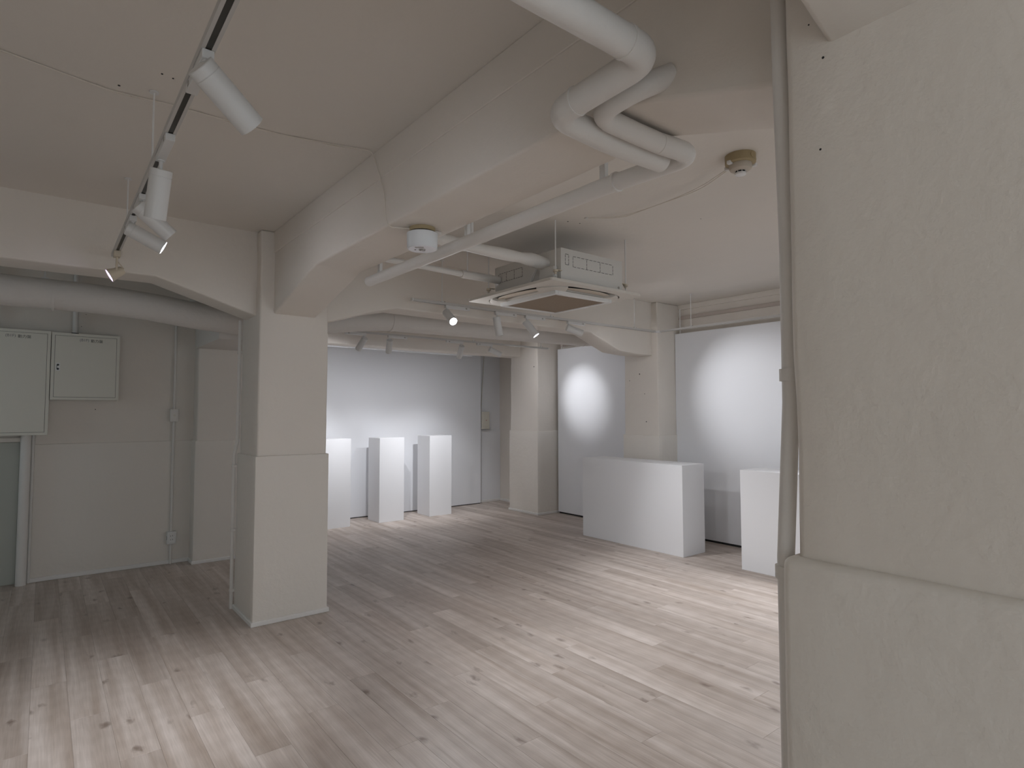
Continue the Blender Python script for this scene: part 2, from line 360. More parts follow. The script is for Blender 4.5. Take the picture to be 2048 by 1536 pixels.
lint = tagb(slab('lintel', 1.55, 5.45, 6.60, 6.835, 2.21, ZC + .02, M_plaster, bev=0.01, step=0.2, amp=0.002), 'white lintel above the back recess with the long display board')
tag(simple('trim_1', [(1.62, 4.70, 6.836, 6.860, 2.195, 2.235)], M_panel, bev=0.002), 'thin white batten along the underside of the lintel', 'trim', kind='structure')

# door at the far left under the big cabinet, recess shade painted in
door = empty('door_1', (-0.5, YB, 0)); tag(door, 'door leaf with its shade painted grey-green, under the big cabinet', 'door', kind='structure')
o = simple('leaf', [(-0.95, -0.145, YB - 0.012, YB, 0.005, 1.165)], M_doorshade, door, bev=0.002); relink(o, door)
o = simple('head_frame', [(-1.0, -0.14, YB - 0.03, YB, 1.17, 1.205)], M_plaster, door, bev=0.003); relink(o, door)

# wall marks
spots_on(ceiling, [(0.307, 2.47, ZC), (0.344, 2.479, ZC), (0.19, 2.66, ZC), (0.235, 2.72, ZC), (2.66, 2.77, ZC), (2.75, 2.75, ZC), (3.3, 2.2, ZC)], (0, 0, -1))
spots_on(near_right, [(1.111, 0.476, 2.055), (1.111, 0.50, 2.13), (1.111, 0.485, 1.885)], (-1, 0, 0), r=0.0022)
spots_on(wall_back, [(0.27, YB, 2.28), (0.24, YB, 2.17), (0.36, YB, 1.44)], (0, -1, 0), r=0.004)
spots_on(col_mid, [(5.403, 4.45, 1.85), (5.403, 4.60, 1.78), (5.403, 4.38, 1.62), (5.403, 4.36, 1.30)], (-1, 0, 0), r=0.005)
spots_on(col_back, [(5.373, 6.62, 2.30), (5.373, 6.30, 2.05)], (-1, 0, 0), r=0.006)

# ------------------------------------------------------------------ display boards
def board(name, boxes, label, gap_boxes=None):
    root = empty(name, ((boxes[0][0] + boxes[0][1]) / 2, (boxes[0][2] + boxes[0][3]) / 2, 0)); tag(root, label, 'display board')
    o = simple('board_panel', boxes, M_panel, root, bev=0.0015); relink(o, root)
    if gap_boxes:
        o = simple('gap_shade', gap_boxes, M_dark, root); relink(o, root)  # near-black strip paints the shade in the gap under the board
    return root
b1 = board('display_board', [(5.720, 5.775, 4.70, 6.185, 0.022, 2.306)], 'tall white board in the right corner with the small bright light spot', [(5.728, 5.77, 4.72, 6.165, 0.0, 0.022)])
b2 = board('display_board', [(5.720, 5.775, 1.60, 4.185, 0.022, 2.312)], 'tall wide white board on the right behind the low blocks', [(5.728, 5.77, 1.62, 4.165, 0.0, 0.022)])
b3 = board('display_board', [(1.70, 5.372, 7.58, 7.62, 0.012, 2.50)], 'long white board across the back recess behind the three plinths', [(1.72, 5.36, 7.588, 7.61, 0.0, 0.012)])

# ------------------------------------------------------------------ plinths
def plinth(x0, x1, y0, y1, h, label, name='plinth', group=None):
    root = empty(name, ((x0 + x1) / 2, (y0 + y1) / 2, 0)); tag(root, label, 'plinth', group)
    t = 0.003
    o = simple('plinth_body', [(x0, x1, y0, y1, 0.0, h - 0.0005)], M_plinth, root, bev=0.0015); relink(o, root)
    return root
GP = 'tall white plinths in a row before the back board'
def tplinth(x0, x1, y0, y1, h, label): 
    bm = bmesh.new(); box(bm, x0, x1, y0, y1, 0, h, 0.0015)
    cx, cy = (x0 + x1) / 2, (y0 + y1) / 2
    for v in bm.verts: v.co -= Vector((cx, cy, 0))
    o = link('plinth', bm, M_plinth); o.location = (cx, cy, 0); return tag(o, label, 'plinth', GP)
tplinth(2.66, 3.022, 7.06, 7.40, 1.085, 'tall white plinth half hidden by the free standing pier')
tplinth(3.405, 3.757, 7.05, 7.385, 1.082, 'tall white plinth in the middle of the row of three')
tplinth(4.150, 4.502, 7.06, 7.395, 1.092, 'tall white plinth nearest the switch box, rightmost of three')
def lplinth(x0, x1, y0, y1, h, label, name):
    bm = bmesh.new(); box(bm, x0, x1, y0, y1, 0, h, 0.0015)
    cx, cy = (x0 + x1) / 2, (y0 + y1) / 2
    for v in bm.verts: v.co -= Vector((cx, cy, 0))
    o = link(name, bm, M_plinth); o.location = (cx, cy, 0); return tag(o, label, 'plinth', 'low white blocks before the right wall')
lplinth(4.900, 5.262, 3.525, 4.885, 0.887, 'long low white counter block standing before the right wall', 'counter_block')
lplinth(4.945, 5.300, 1.58, 2.940, 0.887, 'low white block partly cut off by the nearest pier', 'counter_block')

# ------------------------------------------------------------------ lighting tracks
M_track = mat('track_grey_white', (0.56, 0.54, 0.51), 0.45)
def track(label, z0, segs, hang, ends, group='white lighting tracks hung from the ceiling'):
    """segs: ('y', x, y0, y1) or ('x', y, x0, x1); underside at z0"""
    root = empty('lighting_track', (*ends, z0)); tag(root, label, 'lighting track', group)
    W, Hh, sl = 0.017, 0.020, 0.0075
    for s in segs:
        ax, c, a, b_ = s; bm = bmesh.new(); bs = bmesh.new()
        def bb(t, u0, u1, z_0, z_1, a_=a, b__=b_):
            if ax == 'y': box(t, c + u0, c + u1, a_, b__, z_0, z_1)
            else: box(t, a_, b__, c + u0, c + u1, z_0, z_1)
        bb(bm, -W, -sl, z0, z0 + Hh); bb(bm, sl, W, z0, z0 + Hh); bb(bm, -sl, sl, z0 + Hh - 0.003, z0 + Hh)
        bb(bs, -sl, sl, z0 + 0.0015, z0 + 0.0165, a + 0.003, b_ - 0.003)
        r_ = link('rail', bm, M_track, root); relink(r_, root)
        c_ = link('contact_slot', bs, M_slot, root); relink(c_, root)
        be = bmesh.new(); bb(be, -W - .001, W + .001, z0 - .001, z0 + Hh + .001, a - 0.012, a); e_ = link('end_cap', be, M_white, root); relink(e_, root)
        be = bmesh.new(); bb(be, -W - .001, W + .001, z0 - .001, z0 + Hh + .001, b_, b_ + 0.012); e_ = link('end_cap', be, M_white, root); relink(e_, root)
    for hx, hy in hang:
        bm = bmesh.new(); cyl(bm, (hx, hy, z0 + Hh), (hx, hy, ZC - 0.004), 0.0038, 10)
        box(bm, hx - 0.012, hx + 0.012, hy - 0.012, hy + 0.012, z0 + Hh - 0.001, z0 + Hh + 0.008)
        h = link('hanger_rod', bm, M_white, root, smooth=True); relink(h, root)
        bm = bmesh.new(); cyl(bm, (hx, hy, ZC - 0.006), (hx, hy, ZC - 0.0005), 0.017, 16); q = link('ceiling_disc', bm, M_white, h)
        bm = bmesh.new(); cyl(bm, (hx + 0.016, hy, z0 + Hh + 0.004), (hx + 0.028, hy, z0 + Hh + 0.006), 0.005, 8); q = link('clamp_screw', bm, M_metal, h)
    return root
track('lighting track in the left ceiling bay above the electrical cabinets', 2.335, [('y', 0.305, -1.4, 4.20)], [(0.305, 0.9), (0.302, 2.63), (0.318, 3.70)], (0.305, 2.0))
track('lighting track that turns a corner before the air conditioner and right wall', 2.288, [('x', 4.12, 2.26, 5.27), ('y', 5.31, 0.7, 4.075)], [(2.53, 4.12), (3.73, 4.12), (4.93, 4.12), (5.31, 3.68), (5.31, 2.3)], (3.8, 4.12))
track('lighting track farthest back, above the three tall plinths', 2.262, [('x', 5.95, 2.30, 5.32)], [(2.5, 5.95), (4.1, 5.95), (5.2, 5.95)], (3.8, 5.95))
# corner joint of the second track
bm = bmesh.new()
box(bm, 5.282, 5.329, 4.087, 4.139, 2.287, 2.309, 0.004, 2)
cj = link('track_corner_joint', bm, M_white); tag(cj, 'small white corner joint of the track at the right wall', 'track joint')

# ------------------------------------------------------------------ track spotlights
def spotlight(label, tx, ty, tz, axis, sgn, aim, lit=0.0, alen=0.215, r=0.0335, L=0.165, group='white cylinder spotlights on the tracks', drop=0.045, cone=44, lens=None, neck=0.012, blend=1.0, spill=0.13):
    """adapter starts at the pivot (tx, ty) and runs along the axis by sgn*alen"""
    root = empty('track_spotlight', (tx, ty, tz)); tag(root, label, 'spotlight', group)
    aim = Vector(aim).normalized(); hw = 0.0145
    a, b_ = (-0.02, alen) if sgn > 0 else (-alen, 0.02)
    bm = bmesh.new()
    if axis == 'x': box(bm, a, b_, -hw, hw, -0.024, 0.0, 0.0015)
    else: box(bm, -hw, hw, a, b_, -0.024, 0.0, 0.0015)
    ad = link('adapter', bm, M_lampw, root)
    bm = bmesh.new(); e = b_ - 0.035 if sgn > 0 else a + 0.035
    if axis == 'x': box(bm, e - 0.008, e + 0.008, -hw - 0.0012, -hw, -0.018, -0.006)
    else: box(bm, -hw - 0.0012, -hw, e - 0.008, e + 0.008, -0.018, -0.006)
    link('lock_tab', bm, M_metal, ad)
    piv = Vector((0, 0, -0.024 - drop))
    bm = bmesh.new(); cyl(bm, (0, 0, -0.024), piv, 0.0065, 12); cyl(bm, piv + Vector((0, 0, drop - 0.004)), piv + Vector((0, 0, drop)), neck, 14)
    link('arm', bm, M_lampw, root, smooth=True)
    st = piv - aim * 0.022
    bm = bmesh.new()
    lathe(bm, [(0.0, 0.0), (r - 0.002, 0.0), (r, 0.002), (r, 0.024), (r - 0.0012, 0.0245), (r - 0.0012, 0.026), (r, 0.0265), (r, L), (r - 0.0025, L), (r - 0.0025, L - 0.026), (0.0, L - 0.026)], st, aim, 32, closed=True)
    link('housing', bm, M_lampw, root, smooth=True)
    bm = bmesh.new()
    lm = (lens or M_lit) if lit > 0 else M_off
    lathe(bm, [(0.0, L - 0.0245), (r * 0.72, L - 0.0245), (r * 0.72, L - 0.0215), (0.0, L - 0.0215)], st, aim, 28, closed=True)
    link('lens', bm, lm, root, smooth=True)
    if lit > 0:
        bm = bmesh.new(); lathe(bm, [(r * 0.76, L - 0.0245), (r - 0.0028, L - 0.004), (r - 0.0040, L - 0.004), (r * 0.76 - 0.001, L - 0.0235)], st, aim, 28, closed=True)
        link('reflector_ring', bm, M_litdim if lens is None else lens, root, smooth=True)
        l = bpy.data.lights.new('beam_light', 'SPOT'); l.energy = lit * POWER; l.color = LED; l.spot_size = R(cone); l.spot_blend = blend; l.shadow_soft_size = 0.014
        lo_ = bpy.data.objects.new('beam_light', l); COL.objects.link(lo_); lo_.parent = root
        lo_.location = st + aim * (L - 0.003); lo_.rotation_euler = (-aim).to_track_quat('Z', 'Y').to_euler()
        l = bpy.data.lights.new('spill_light', 'SPOT'); l.energy = lit * POWER * spill; l.color = LED; l.spot_size = R(135); l.spot_blend = 1.0; l.shadow_soft_size = 0.02
        l2 = bpy.data.objects.new('spill_light', l); COL.objects.link(l2); l2.parent = root; l2.location = lo_.location; l2.rotation_euler = lo_.rotation_euler
    return root
Z1, Z2, Z3 = 2.335, 2.288, 2.262
# left ceiling bay (track 1)
spotlight('large white cylinder spotlight nearest the camera, at top left, pointing right', 0.305, 1.66, Z1, 'y', 1, (0.74, 0.27, -0.50), 9, cone=64, spill=0.06, alen=0.20, r=0.037, L=0.180, drop=0.030)
spotlight('white cylinder spotlight hanging straight down, second on the left track', 0.305, 2.42, Z1, 'y', -1, (-0.05, 0.33, -0.945), 25, spill=0.06, alen=0.20, r=0.036, L=0.175, drop=0.056, cone=62)
spotlight('white cylinder spotlight half hidden behind the hanging one', 0.305, 2.93, Z1, 'y', 1, (0.74, 0.10, -0.60), 7, cone=50, spill=0.04, drop=0.040)
spotlight('white cylinder spotlight with glowing rim, fourth on the left track', 0.305, 3.28, Z1, 'y', 1, (0.88, -0.10, -0.44), 14, drop=0.045, cone=48, spill=0.04)
# small cream spotlight at the end of the left track
root = empty('track_spotlight', (0.305, 4.05, Z1)); tag(root, 'small old cream spotlight with violet light at the end of the left track', 'spotlight')
bm = bmesh.new(); box(bm, -0.016, 0.016, -0.03, 0.03, -0.034, 0.0, 0.002); ad = link('adapter', bm, M_cream, root)
bm = bmesh.new(); cyl(bm, (0, 0, -0.034), (0, 0, -0.125), 0.006, 10); cyl(bm, (0.0, 0.012, -0.05), (0.035, 0.0, -0.098), 0.003, 8); link('arm', bm, M_cream, root, smooth=True)
aim = Vector((-0.85, 0.02, -0.52)).normalized(); st = Vector((0.035, 0.02, -0.100))
bm = bmesh.new(); lathe(bm, [(0.0, 0.0), (0.020, 0.0), (0.026, 0.012), (0.030, 0.045), (0.040, 0.080), (0.038, 0.080), (0.028, 0.060), (0.0, 0.060)], st, aim, 24, closed=True); link('shade', bm, M_cream, root, smooth=True)
bm = bmesh.new(); lathe(bm, [(0.0, 0.074), (0.037, 0.074), (0.037, 0.077), (0.0, 0.079)], st, aim, 24, closed=True); link('lens', bm, M_litv, root, smooth=True)
l = bpy.data.lights.new('beam_light', 'SPOT'); l.energy = 9; l.color = (0.80, 0.82, 1.0); l.spot_size = R(70); l.spot_blend = 1; l.shadow_soft_size = 0.02
lo_ = bpy.data.objects.new('beam_light', l); COL.objects.link(lo_); lo_.parent = root; lo_.location = st + aim * 0.086; lo_.rotation_euler = (-aim).to_track_quat('Z', 'Y').to_euler()
# unseen fill spotlights added on the same track behind the photographer
spotlight('added white fill spotlight behind the camera, first of two', 0.305, 0.05, Z1, 'y', 1, (-0.35, -0.75, -0.6), 26, cone=75)
spotlight('added white fill spotlight behind the camera, second of two', 0.305, -0.75, Z1, 'y', 1, (-0.8, 0.15, -0.55), 26, cone=75)
# middle bay (track 2)
spotlight('lit white spotlight facing the camera, first on the middle track', 2.58, 4.12, Z2, 'x', 1, (-0.10, -0.80, -0.56), 28, spill=0.2, cone=70)
spotlight('unlit white spotlight hanging down below the air conditioner', 3.09, 4.12, Z2, 'x', 1, (0.18, -0.03, -0.98), 0)
spotlight('lit white spotlight angled down, between the hanging one and the last', 3.43, 4.12, Z2, 'x', 1, (0.42, -0.40, -0.77), 19, spill=0.25, cone=66)
spotlight('white spotlight tilted right, last on the middle track', 3.96, 4.12, Z2, 'x', 1, (0.855, -0.42, -0.32), 17, cone=50, spill=0.11)
spotlight('added white fill spotlight over the cut-off block, hidden by the nearest pier', 5.31, 2.05, Z2, 'y', -1, (-0.62, -0.02, -0.78), 36, cone=84)  # unseen lamp added to brighten the floor of the right bay
spotlight('added white fill spotlight farthest along the right wall, hidden by the nearest pier', 5.31, 1.1, Z2, 'y', -1, (-0.6, -0.6, -0.5), 40, cone=80)  # another added lamp, its bounce lifts the right bay
# back bay (track 3)
spotlight('white spotlight above the plinths, leftmost beside the pier', 2.68, 5.95, Z3, 'x', -1, (-0.16, 0.72, -0.68), 15, spill=0.3, cone=64)
spotlight('white spotlight above the plinths, second from the pier, hanging straight', 2.98, 5.95, Z3, 'x', 1, (0.22, 0.62, -0.75), 13, spill=0.3, cone=64)
spotlight('white spotlight above the plinths, third from the pier', 3.93, 5.95, Z3, 'x', -1, (0.14, 0.58, -0.78), 17, spill=0.3, cone=72)
spotlight('white spotlight above the plinths tilted towards the right corner', 4.37, 5.95, Z3, 'x', -1, (0.90, -0.18, -0.385), 13, cone=44, spill=0.24)

# ------------------------------------------------------------------ air conditioner cassette
ac = empty('ceiling_air_conditioner', (2.93, 3.2, 2.25)); tag(ac, 'white ceiling cassette air conditioner hung from rods over the middle of the room', 'air conditioner')
AX0, AX1, AY0, AY1 = 2.625, 3.228, 2.802, 3.525
o = simple('body', [(AX0, AX1, AY0, AY1, 2.264, 2.487)], M_acbody, ac, bev=0.006, seg=2, smooth=True); relink(o, ac); acb = o
# knock-out outlines: dashed grooves on the two visible sides
def dashes_y(yf, x0, x1, z0, z1, nx, par):
    bm = bmesh.new(); t = 0.0009
    for z in (z0, z1):
        n = 10
        for k in range(n):
            a = x0 + (x1 - x0) * k / n; box(bm, a, a + (x1 - x0) / n * 0.72, yf - t, yf + t, z - 0.0013, z + 0.0013)
    for k in range(nx + 1):
        x = x0 + (x1 - x0) * k / nx
        for j in range(3): zz = z0 + (z1 - z0) * j / 3; box(bm, x - 0.0013, x + 0.0013, yf - t, yf + t, zz, zz + (z1 - z0) / 3 * 0.78)
    r_ = link('knockout_outline', bm, M_dark, par); return r_
def dashes_x(xf, y0, y1, z0, z1, ny, par):
    bm = bmesh.new(); t = 0.0009
    for z in (z0, z1):
        n = 10
        for k in range(n):
            a = y0 + (y1 - y0) * k / n; box(bm, xf - t, xf + t, a, a + (y1 - y0) / n * 0.72, z - 0.0013, z + 0.0013)
    for k in range(ny + 1):
        y = y0 + (y1 - y0) * k / ny
        for j in range(3): zz = z0 + (z1 - z0) * j / 3; box(bm, xf - t, xf + t, y - 0.0013, y + 0.0013, zz, zz + (z1 - z0) / 3 * 0.78)
    return link('knockout_outline', bm, M_dark, par)
dashes_y(AY0, 2.735, 3.125, 2.372, 2.442, 3, acb); dashes_y(AY0, 2.665, 2.695, 2.378, 2.448, 1, acb); dashes_x(AX0, 3.20, 3.475, 2.365, 2.430, 3, acb)
bm = bmesh.new(); cyl(bm, (3.185, AY0 + 0.002, 2.290), (3.185, AY0 - 0.002, 2.290), 0.009, 16); link('drain_plug', bm, M_metal, acb)
# pipe connection cover at the near left corner
bm = bmesh.new(); box(bm, 2.585, 2.628, 2.83, 2.98, 2.262, 2.37, 0.015, 3); link('pipe_cover', bm, M_acbody, acb, smooth=True)
bm = bmesh.new()
for k in range(2): tube(bm, fillet([(2.61, 3.02 + .016 * k, 2.38), (2.598, 3.05 + .016 * k, 2.33), (2.60, 3.07 + .016 * k, 2.265)], 0.03), 0.0035, 8)
link('wire', bm, M_white, acb, smooth=True)
# face panel: square with a rounded opening
PX, PY = 2.937, 3.222; HX, HY = 0.443, 0.472
def squircle(hx, hy, p, n=96):
    out = []
    for k in range(n):
        a = 2 * math.pi * k / n; c, s_ = math.cos(a), math.sin(a)
        out.append((PX + hx * math.copysign(abs(c) ** (2 / p), c), PY + hy * math.copysign(abs(s_) ** (2 / p), s_)))
    return out
def ring_solid(outer, inner, z0, z1, m, name, par, zin=None):
    bm = bmesh.new(); n = len(outer); zi = z0 if zin is None else zin
    ot = [bm.verts.new((x, y, z1)) for x, y in outer]; ob = [bm.verts.new((x, y, z0)) for x, y in outer]
    it = [bm.verts.new((x, y, z1)) for x, y in inner]; ib = [bm.verts.new((x, y, zi)) for x, y in inner]
    for k in range(n):
        j = (k + 1) % n
        for q in ((ob[k], ib[k], ib[j], ob[j]), (ot[j], it[j], it[k], ot[k]), (ob[j], ot[j], ot[k], ob[k]), (ib[k], it[k], it[j], ib[j])): bm.faces.new(q)
    bmesh.ops.recalc_face_normals(bm, faces=bm.faces[:])
    return link(name, bm, m, par, smooth=True)
fr = ring_solid(squircle(HX, HY, 40), squircle(0.400, 0.428, 3.6), 2.244, 2.262, M_ac, 'face_frame', ac, zin=2.238); relink(fr, ac)
o = simple('air_chamber', [(PX - 0.40, PX + 0.40, PY - 0.43, PY + 0.43, 2.257, 2.2635)], M_dark, ac); relink(o, ac)
# centre part (rounded square) with raised grille
bm = bmesh.new()
core = squircle(0.392, 0.420, 3.6); n = len(core)
def clampq(x, y, lim=0.292, limy=0.315):
    # the four outlets are cut straight between the corners
    dx, dy = x - PX, y - PY
    if abs(dy) < 0.245 and abs(dx) > lim: dx = math.copysign(lim + max(0, (abs(dy) - 0.205) / 0.04) * (abs(dx) - lim), dx)
    if abs(dx) < 0.225 and abs(dy) > limy: dy = math.copysign(limy + max(0, (abs(dx) - 0.185) / 0.04) * (abs(dy) - limy), dy)
    return PX + dx, PY + dy
c2 = [clampq(*q) for q in core]
tp = [bm.verts.new((x, y, 2.256)) for x, y in c2]; bt = [bm.verts.new((x, y, 2.232)) for x, y in c2]
c3 = [bm.verts.new((PX + (x - PX) * 0.93, PY + (y - PY) * 0.93, 2.222)) for x, y in c2]
for k in range(n):
    j = (k + 1) % n; bm.faces.new((tp[k], tp[j], bt[j], bt[k])); bm.faces.new((bt[k], bt[j], c3[j], c3[k]))
bm.faces.new(c3); bm.faces.new(list(reversed(tp))); bmesh.ops.recalc_face_normals(bm, faces=bm.faces[:])
o = link('centre_plate', bm, M_ac, ac, smooth=True); relink(o, ac)
gx0, gx1, gy0, gy1 = 2.690, 3.186, 2.925, 3.475
gr = empty('intake_grille'); gr.parent = ac; relink(gr, ac)
simple('grille_frame', [(gx0 - 0.03, gx0, gy0 - 0.03, gy1 + 0.03, 2.198, 2.226), (gx1, gx1 + 0.03, gy0 - 0.03, gy1 + 0.03, 2.198, 2.226), (gx0, gx1, gy0 - 0.03, gy0, 2.198, 2.226), (gx0, gx1, gy1, gy1 + 0.03, 2.198, 2.226)], M_white, gr, bev=0.003)
gm = simple('grille_mesh', [(gx0, gx1, gy0, gy1, 2.207, 2.212)], M_tan, gr)
bm = bmesh.new()
for k in range(34): yy = gy0 + (gy1 - gy0) * (k + 0.5) / 34; box(bm, gx0, gx1, yy - 0.0022, yy + 0.0022, 2.203, 2.208)
o = link('grille_bars', bm, M_tan, gr); tag(o, kind='stuff')
# four swing flaps (lens shaped)
def flap(side):
    bm = bmesh.new(); N_ = 18; top = []; th = 0.004
    for k in range(N_ + 1):
        t = -1 + 2 * k / N_; h = 0.255 if side in 'xX' else 0.232
        u = t * h; depth = 0.098 * (1 - t * t) ** 0.6 + 0.004
        top.append((u, depth))
    ang = R(5)
    def P(u, d, dz):
        dd = d * math.cos(ang); zz = 2.240 - d * math.sin(ang) + dz
        if side == 'y': return (PX + u, PY - 0.322 - dd, zz)
        if side == 'Y': return (PX + u, PY + 0.322 + dd, zz)
        if side == 'x': return (PX - 0.299 - dd, PY + u, zz)
        return (PX + 0.299 + dd, PY + u, zz)
    A = [bm.verts.new(P(u, 0, 0)) for u, d in top]; B = [bm.verts.new(P(u, d, 0)) for u, d in top]
    A2 = [bm.verts.new(P(u, 0, th)) for u, d in top]; B2 = [bm.verts.new(P(u, d, th)) for u, d in top]
    for k in range(N_):
        bm.faces.new((A[k], A[k + 1], B[k + 1], B[k])); bm.faces.new((A2[k], B2[k], B2[k + 1], A2[k + 1]))
        bm.faces.new((A[k], A2[k], A2[k + 1], A[k + 1])); bm.faces.new((B[k], B[k + 1], B2[k + 1], B2[k]))
    bmesh.ops.recalc_face_normals(bm, faces=bm.faces[:])
    o = link('flap', bm, M_flap, ac, smooth=True); relink(o, ac)
for s_ in 'xyXY': flap(s_)
# hanger rods at the corners
for hx, hy in ((2.575, 2.80), (3.275, 2.815), (2.575, 3.535), (3.275, 3.53)):
    bm = bmesh.new(); cyl(bm, (hx, hy, 2.285), (hx, hy, ZC), 0.0045, 10)
    o = link('hanger_rod', bm, M_white, ac, smooth=True); relink(o, ac)
    bm = bmesh.new(); cyl(bm, (hx, hy, 2.315), (hx, hy, 2.327), 0.017, 16); cyl(bm, (hx, hy, 2.300), (hx, hy, 2.3145), 0.009, 6)
    sx = AX0 if hx < 2.9 else AX1
    box(bm, min(hx, sx), max(hx, sx), hy - 0.012 if hy < 3 else hy - 0.02, hy + 0.02 if hy < 3 else hy + 0.004, 2.327, 2.331)
    link('bracket', bm, M_cream, o, smooth=True)

# refrigerant line and drain pipe running to the unit
bm = bmesh.new()
pts = resample(fillet([(1.52, 2.93, 2.43), (2.05, 2.93, 2.405), (2.32, 2.93, 2.405), (2.52, 2.945, 2.41), (2.622, 2.95, 2.40)], 0.08), 0.04)
tube(bm, pts, [0.034 + 0.006 * noise.noise(p * 7) + (0.008 if p.x > 2.45 else 0) for p in pts], 16)
rl = link('refrigerant_line', bm, M_pipe, smooth=True); tag(rl, 'lumpy wrapped white refrigerant line entering the air conditioner', 'pipe')
bm = bmesh.new(); box(bm, 1.985, 2.005, 2.905, 2.955, 2.43, ZC, 0.002); cyl(bm, (1.985, 2.91, 2.60), (1.978, 2.91, 2.60), 0.007, 8); link('strap', bm, M_white, rl)
bm = bmesh.new(); tube(bm, resample([(1.52, 3.47, 2.40), (2.30, 3.47, 2.385)], 0.06), 0.020, 14); tube(bm, [(2.29, 3.47, 2.385), (2.622, 3.47, 2.385)], 0.028, 16)
dp = link('drain_pipe', bm, M_pipe, smooth=True); tag(dp, 'thin white drain pipe entering the side of the air conditioner', 'pipe')
bm = bmesh.new(); cyl(bm, (2.34, 3.47, 2.41), (2.34, 3.47, ZC), 0.004, 8); link('hanger_rod', bm, M_white, dp)

# ------------------------------------------------------------------ pipes at the top right
bm = bmesh.new()
p1 = fillet([(-1.2, 0.835, 2.215), (1.062, 0.835, 2.215), (1.062, 1.150, 2.205), (1.30, 1.168, 2.205), (1.545, 1.172, 2.215)], 0.06, 8)
tube(bm, resample(p1, 0.05), 0.036, 20, wob=0.03)
pm = link('bent_pipe', bm, M_pipe, smooth=True); tag(pm, 'thick white pipe zigzagging under the beam at top centre', 'pipe')
for a, b_ in (((0.975, 0.835, 2.215), (0.983, 0.835, 2.215)), ((1.062, 1.065, 2.208), (1.062, 1.073, 2.208))):
    bm = bmesh.new(); cyl(bm, a, b_, 0.0385, 20); link('coupling', bm, M_pipe, pm, smooth=True)
bm = bmesh.new()
p2 = fillet([(1.235, 0.90, 2.262), (1.160, 0.955, 2.225), (1.158, 1.095, 2.215), (1.30, 1.100, 2.215), (1.44, 1.100, 2.216)], 0.08, 8)
tube(bm, resample(p2, 0.03), 0.0300, 20, wob=0.02)
o = link('curved_pipe', bm, M_pipe, smooth=True); tag(o, 'curved white pipe hugging the thick zigzag pipe', 'pipe')
bm = bmesh.new()
tube(bm, resample(fillet([(1.438, 1.100, 2.216), (1.605, 1.090, 2.222), (1.580, 1.45, 2.225), (1.570, 3.42, 2.222)], 0.07), 0.06), 0.031, 20, wob=0.02)
pl = link('long_pipe', bm, M_pipe, smooth=True); tag(pl, 'long straight white pipe running beside the beam', 'pipe')
for y in (1.46, 2.35, 3.30):
    bm = bmesh.new(); box(bm, 1.575, 1.595, y - 0.014, y + 0.014, 2.25, ZC, 0.002); h = link('hanger_strap', bm, M_white, pl)
    bm = bmesh.new(); cyl(bm, (1.598, y, 2.34), (1.594, y, 2.34), 0.008, 8); cyl(bm, (1.580, y - 0.017, 2.42), (1.580, y - 0.013, 2.42), 0.007, 8); link('strap_bolt', bm, M_metal, h)
bm = bmesh.new(); cyl(bm, (1.582, 1.39, 2.2245), (1.582, 1.40, 2.2245), 0.036, 20); link('coupling', bm, M_pipe, pl, smooth=True)
spots_on(bY, [(1.219, 1.02, 2.30), (1.219, 1.04, 2.27)], (-1, 0, 0), r=0.006)

# thin pipe climbing the near right pier
bm = bmesh.new(); tube(bm, resample([(1.142, 0.588, 0.0), (1.148, 0.588, 1.12), (1.163, 0.578, 1.42), (1.163, 0.577, 1.75), (1.153, 0.577, 2.05), (1.148, 0.577, ZC - 0.002)], 0.12), 0.0160, 18)
o = link('riser_conduit', bm, M_pipe, smooth=True); tag(o, 'thin white conduit climbing the left edge of the nearest pier', 'conduit')
for z in (1.475, 1.09):
    bm = bmesh.new(); x_, y_ = (1.163, 0.578) if z > 1.2 else (1.148, 0.588); cyl(bm, (x_, y_, z - 0.012), (x_, y_, z + 0.012), 0.0205, 18); link('coupling', bm, M_pipe, o, smooth=True)
# conduit at the back left edge of the free standing pier
bm = bmesh.new(); tube(bm, resample([(1.098, 4.655, 0.0), (1.098, 4.655, 1.10), (1.118, 4.648, 1.20), (1.120, 4.646, 2.085)], 0.15), 0.0125, 12)
o = link('riser_conduit', bm, M_pipe, smooth=True); tag(o, 'thin white conduit on clips behind the free standing pier', 'conduit')
for z in (0.13, 0.56, 1.02, 1.40, 1.85):
    xx = 1.098 if z < 1.1 else 1.120; bm = bmesh.new(); box(bm, xx - 0.014, xx + 0.022, 4.636, 4.668, z - 0.010, z + 0.010, 0.002); link('clip', bm, M_pipe, o)

# ------------------------------------------------------------------ big duct
bm = bmesh.new()
YD = 5.2
dpts = fillet([(-2.1, YD, 2.236), (0.25, YD, 2.234), (0.62, YD, 2.212), (0.95, YD, 2.170), (1.25, YD, 2.155), (1.60, YD, 2.165), (2.0, YD, 2.229), (2.5, YD, 2.300), (3.3, YD, 2.309), (5.30, YD, 2.338), (5.48, YD + .01, 2.365), (5.65, YD + 0.04, 2.46)], 0.16, 6)
dpts = resample(dpts, 0.12)
rad = [0.105 for p in dpts]
tube(bm, dpts, rad, 32, wob=0.02)
duct = link('ventilation_duct', bm, M_duct, smooth=True); tag(duct, 'fat round white duct running along the back behind the beams', 'duct')
for a, b_ in (((2.60, YD, 2.3015), (2.63, YD, 2.302)), ((5.22, YD, 2.337), (5.25, YD, 2.3374)), ((0.02, YD, 2.229), (0.035, YD, 2.229))):
    bm = bmesh.new(); cyl(bm, a, b_, 0.1095, 32); link('joint_band', bm, M_duct, duct, smooth=True)
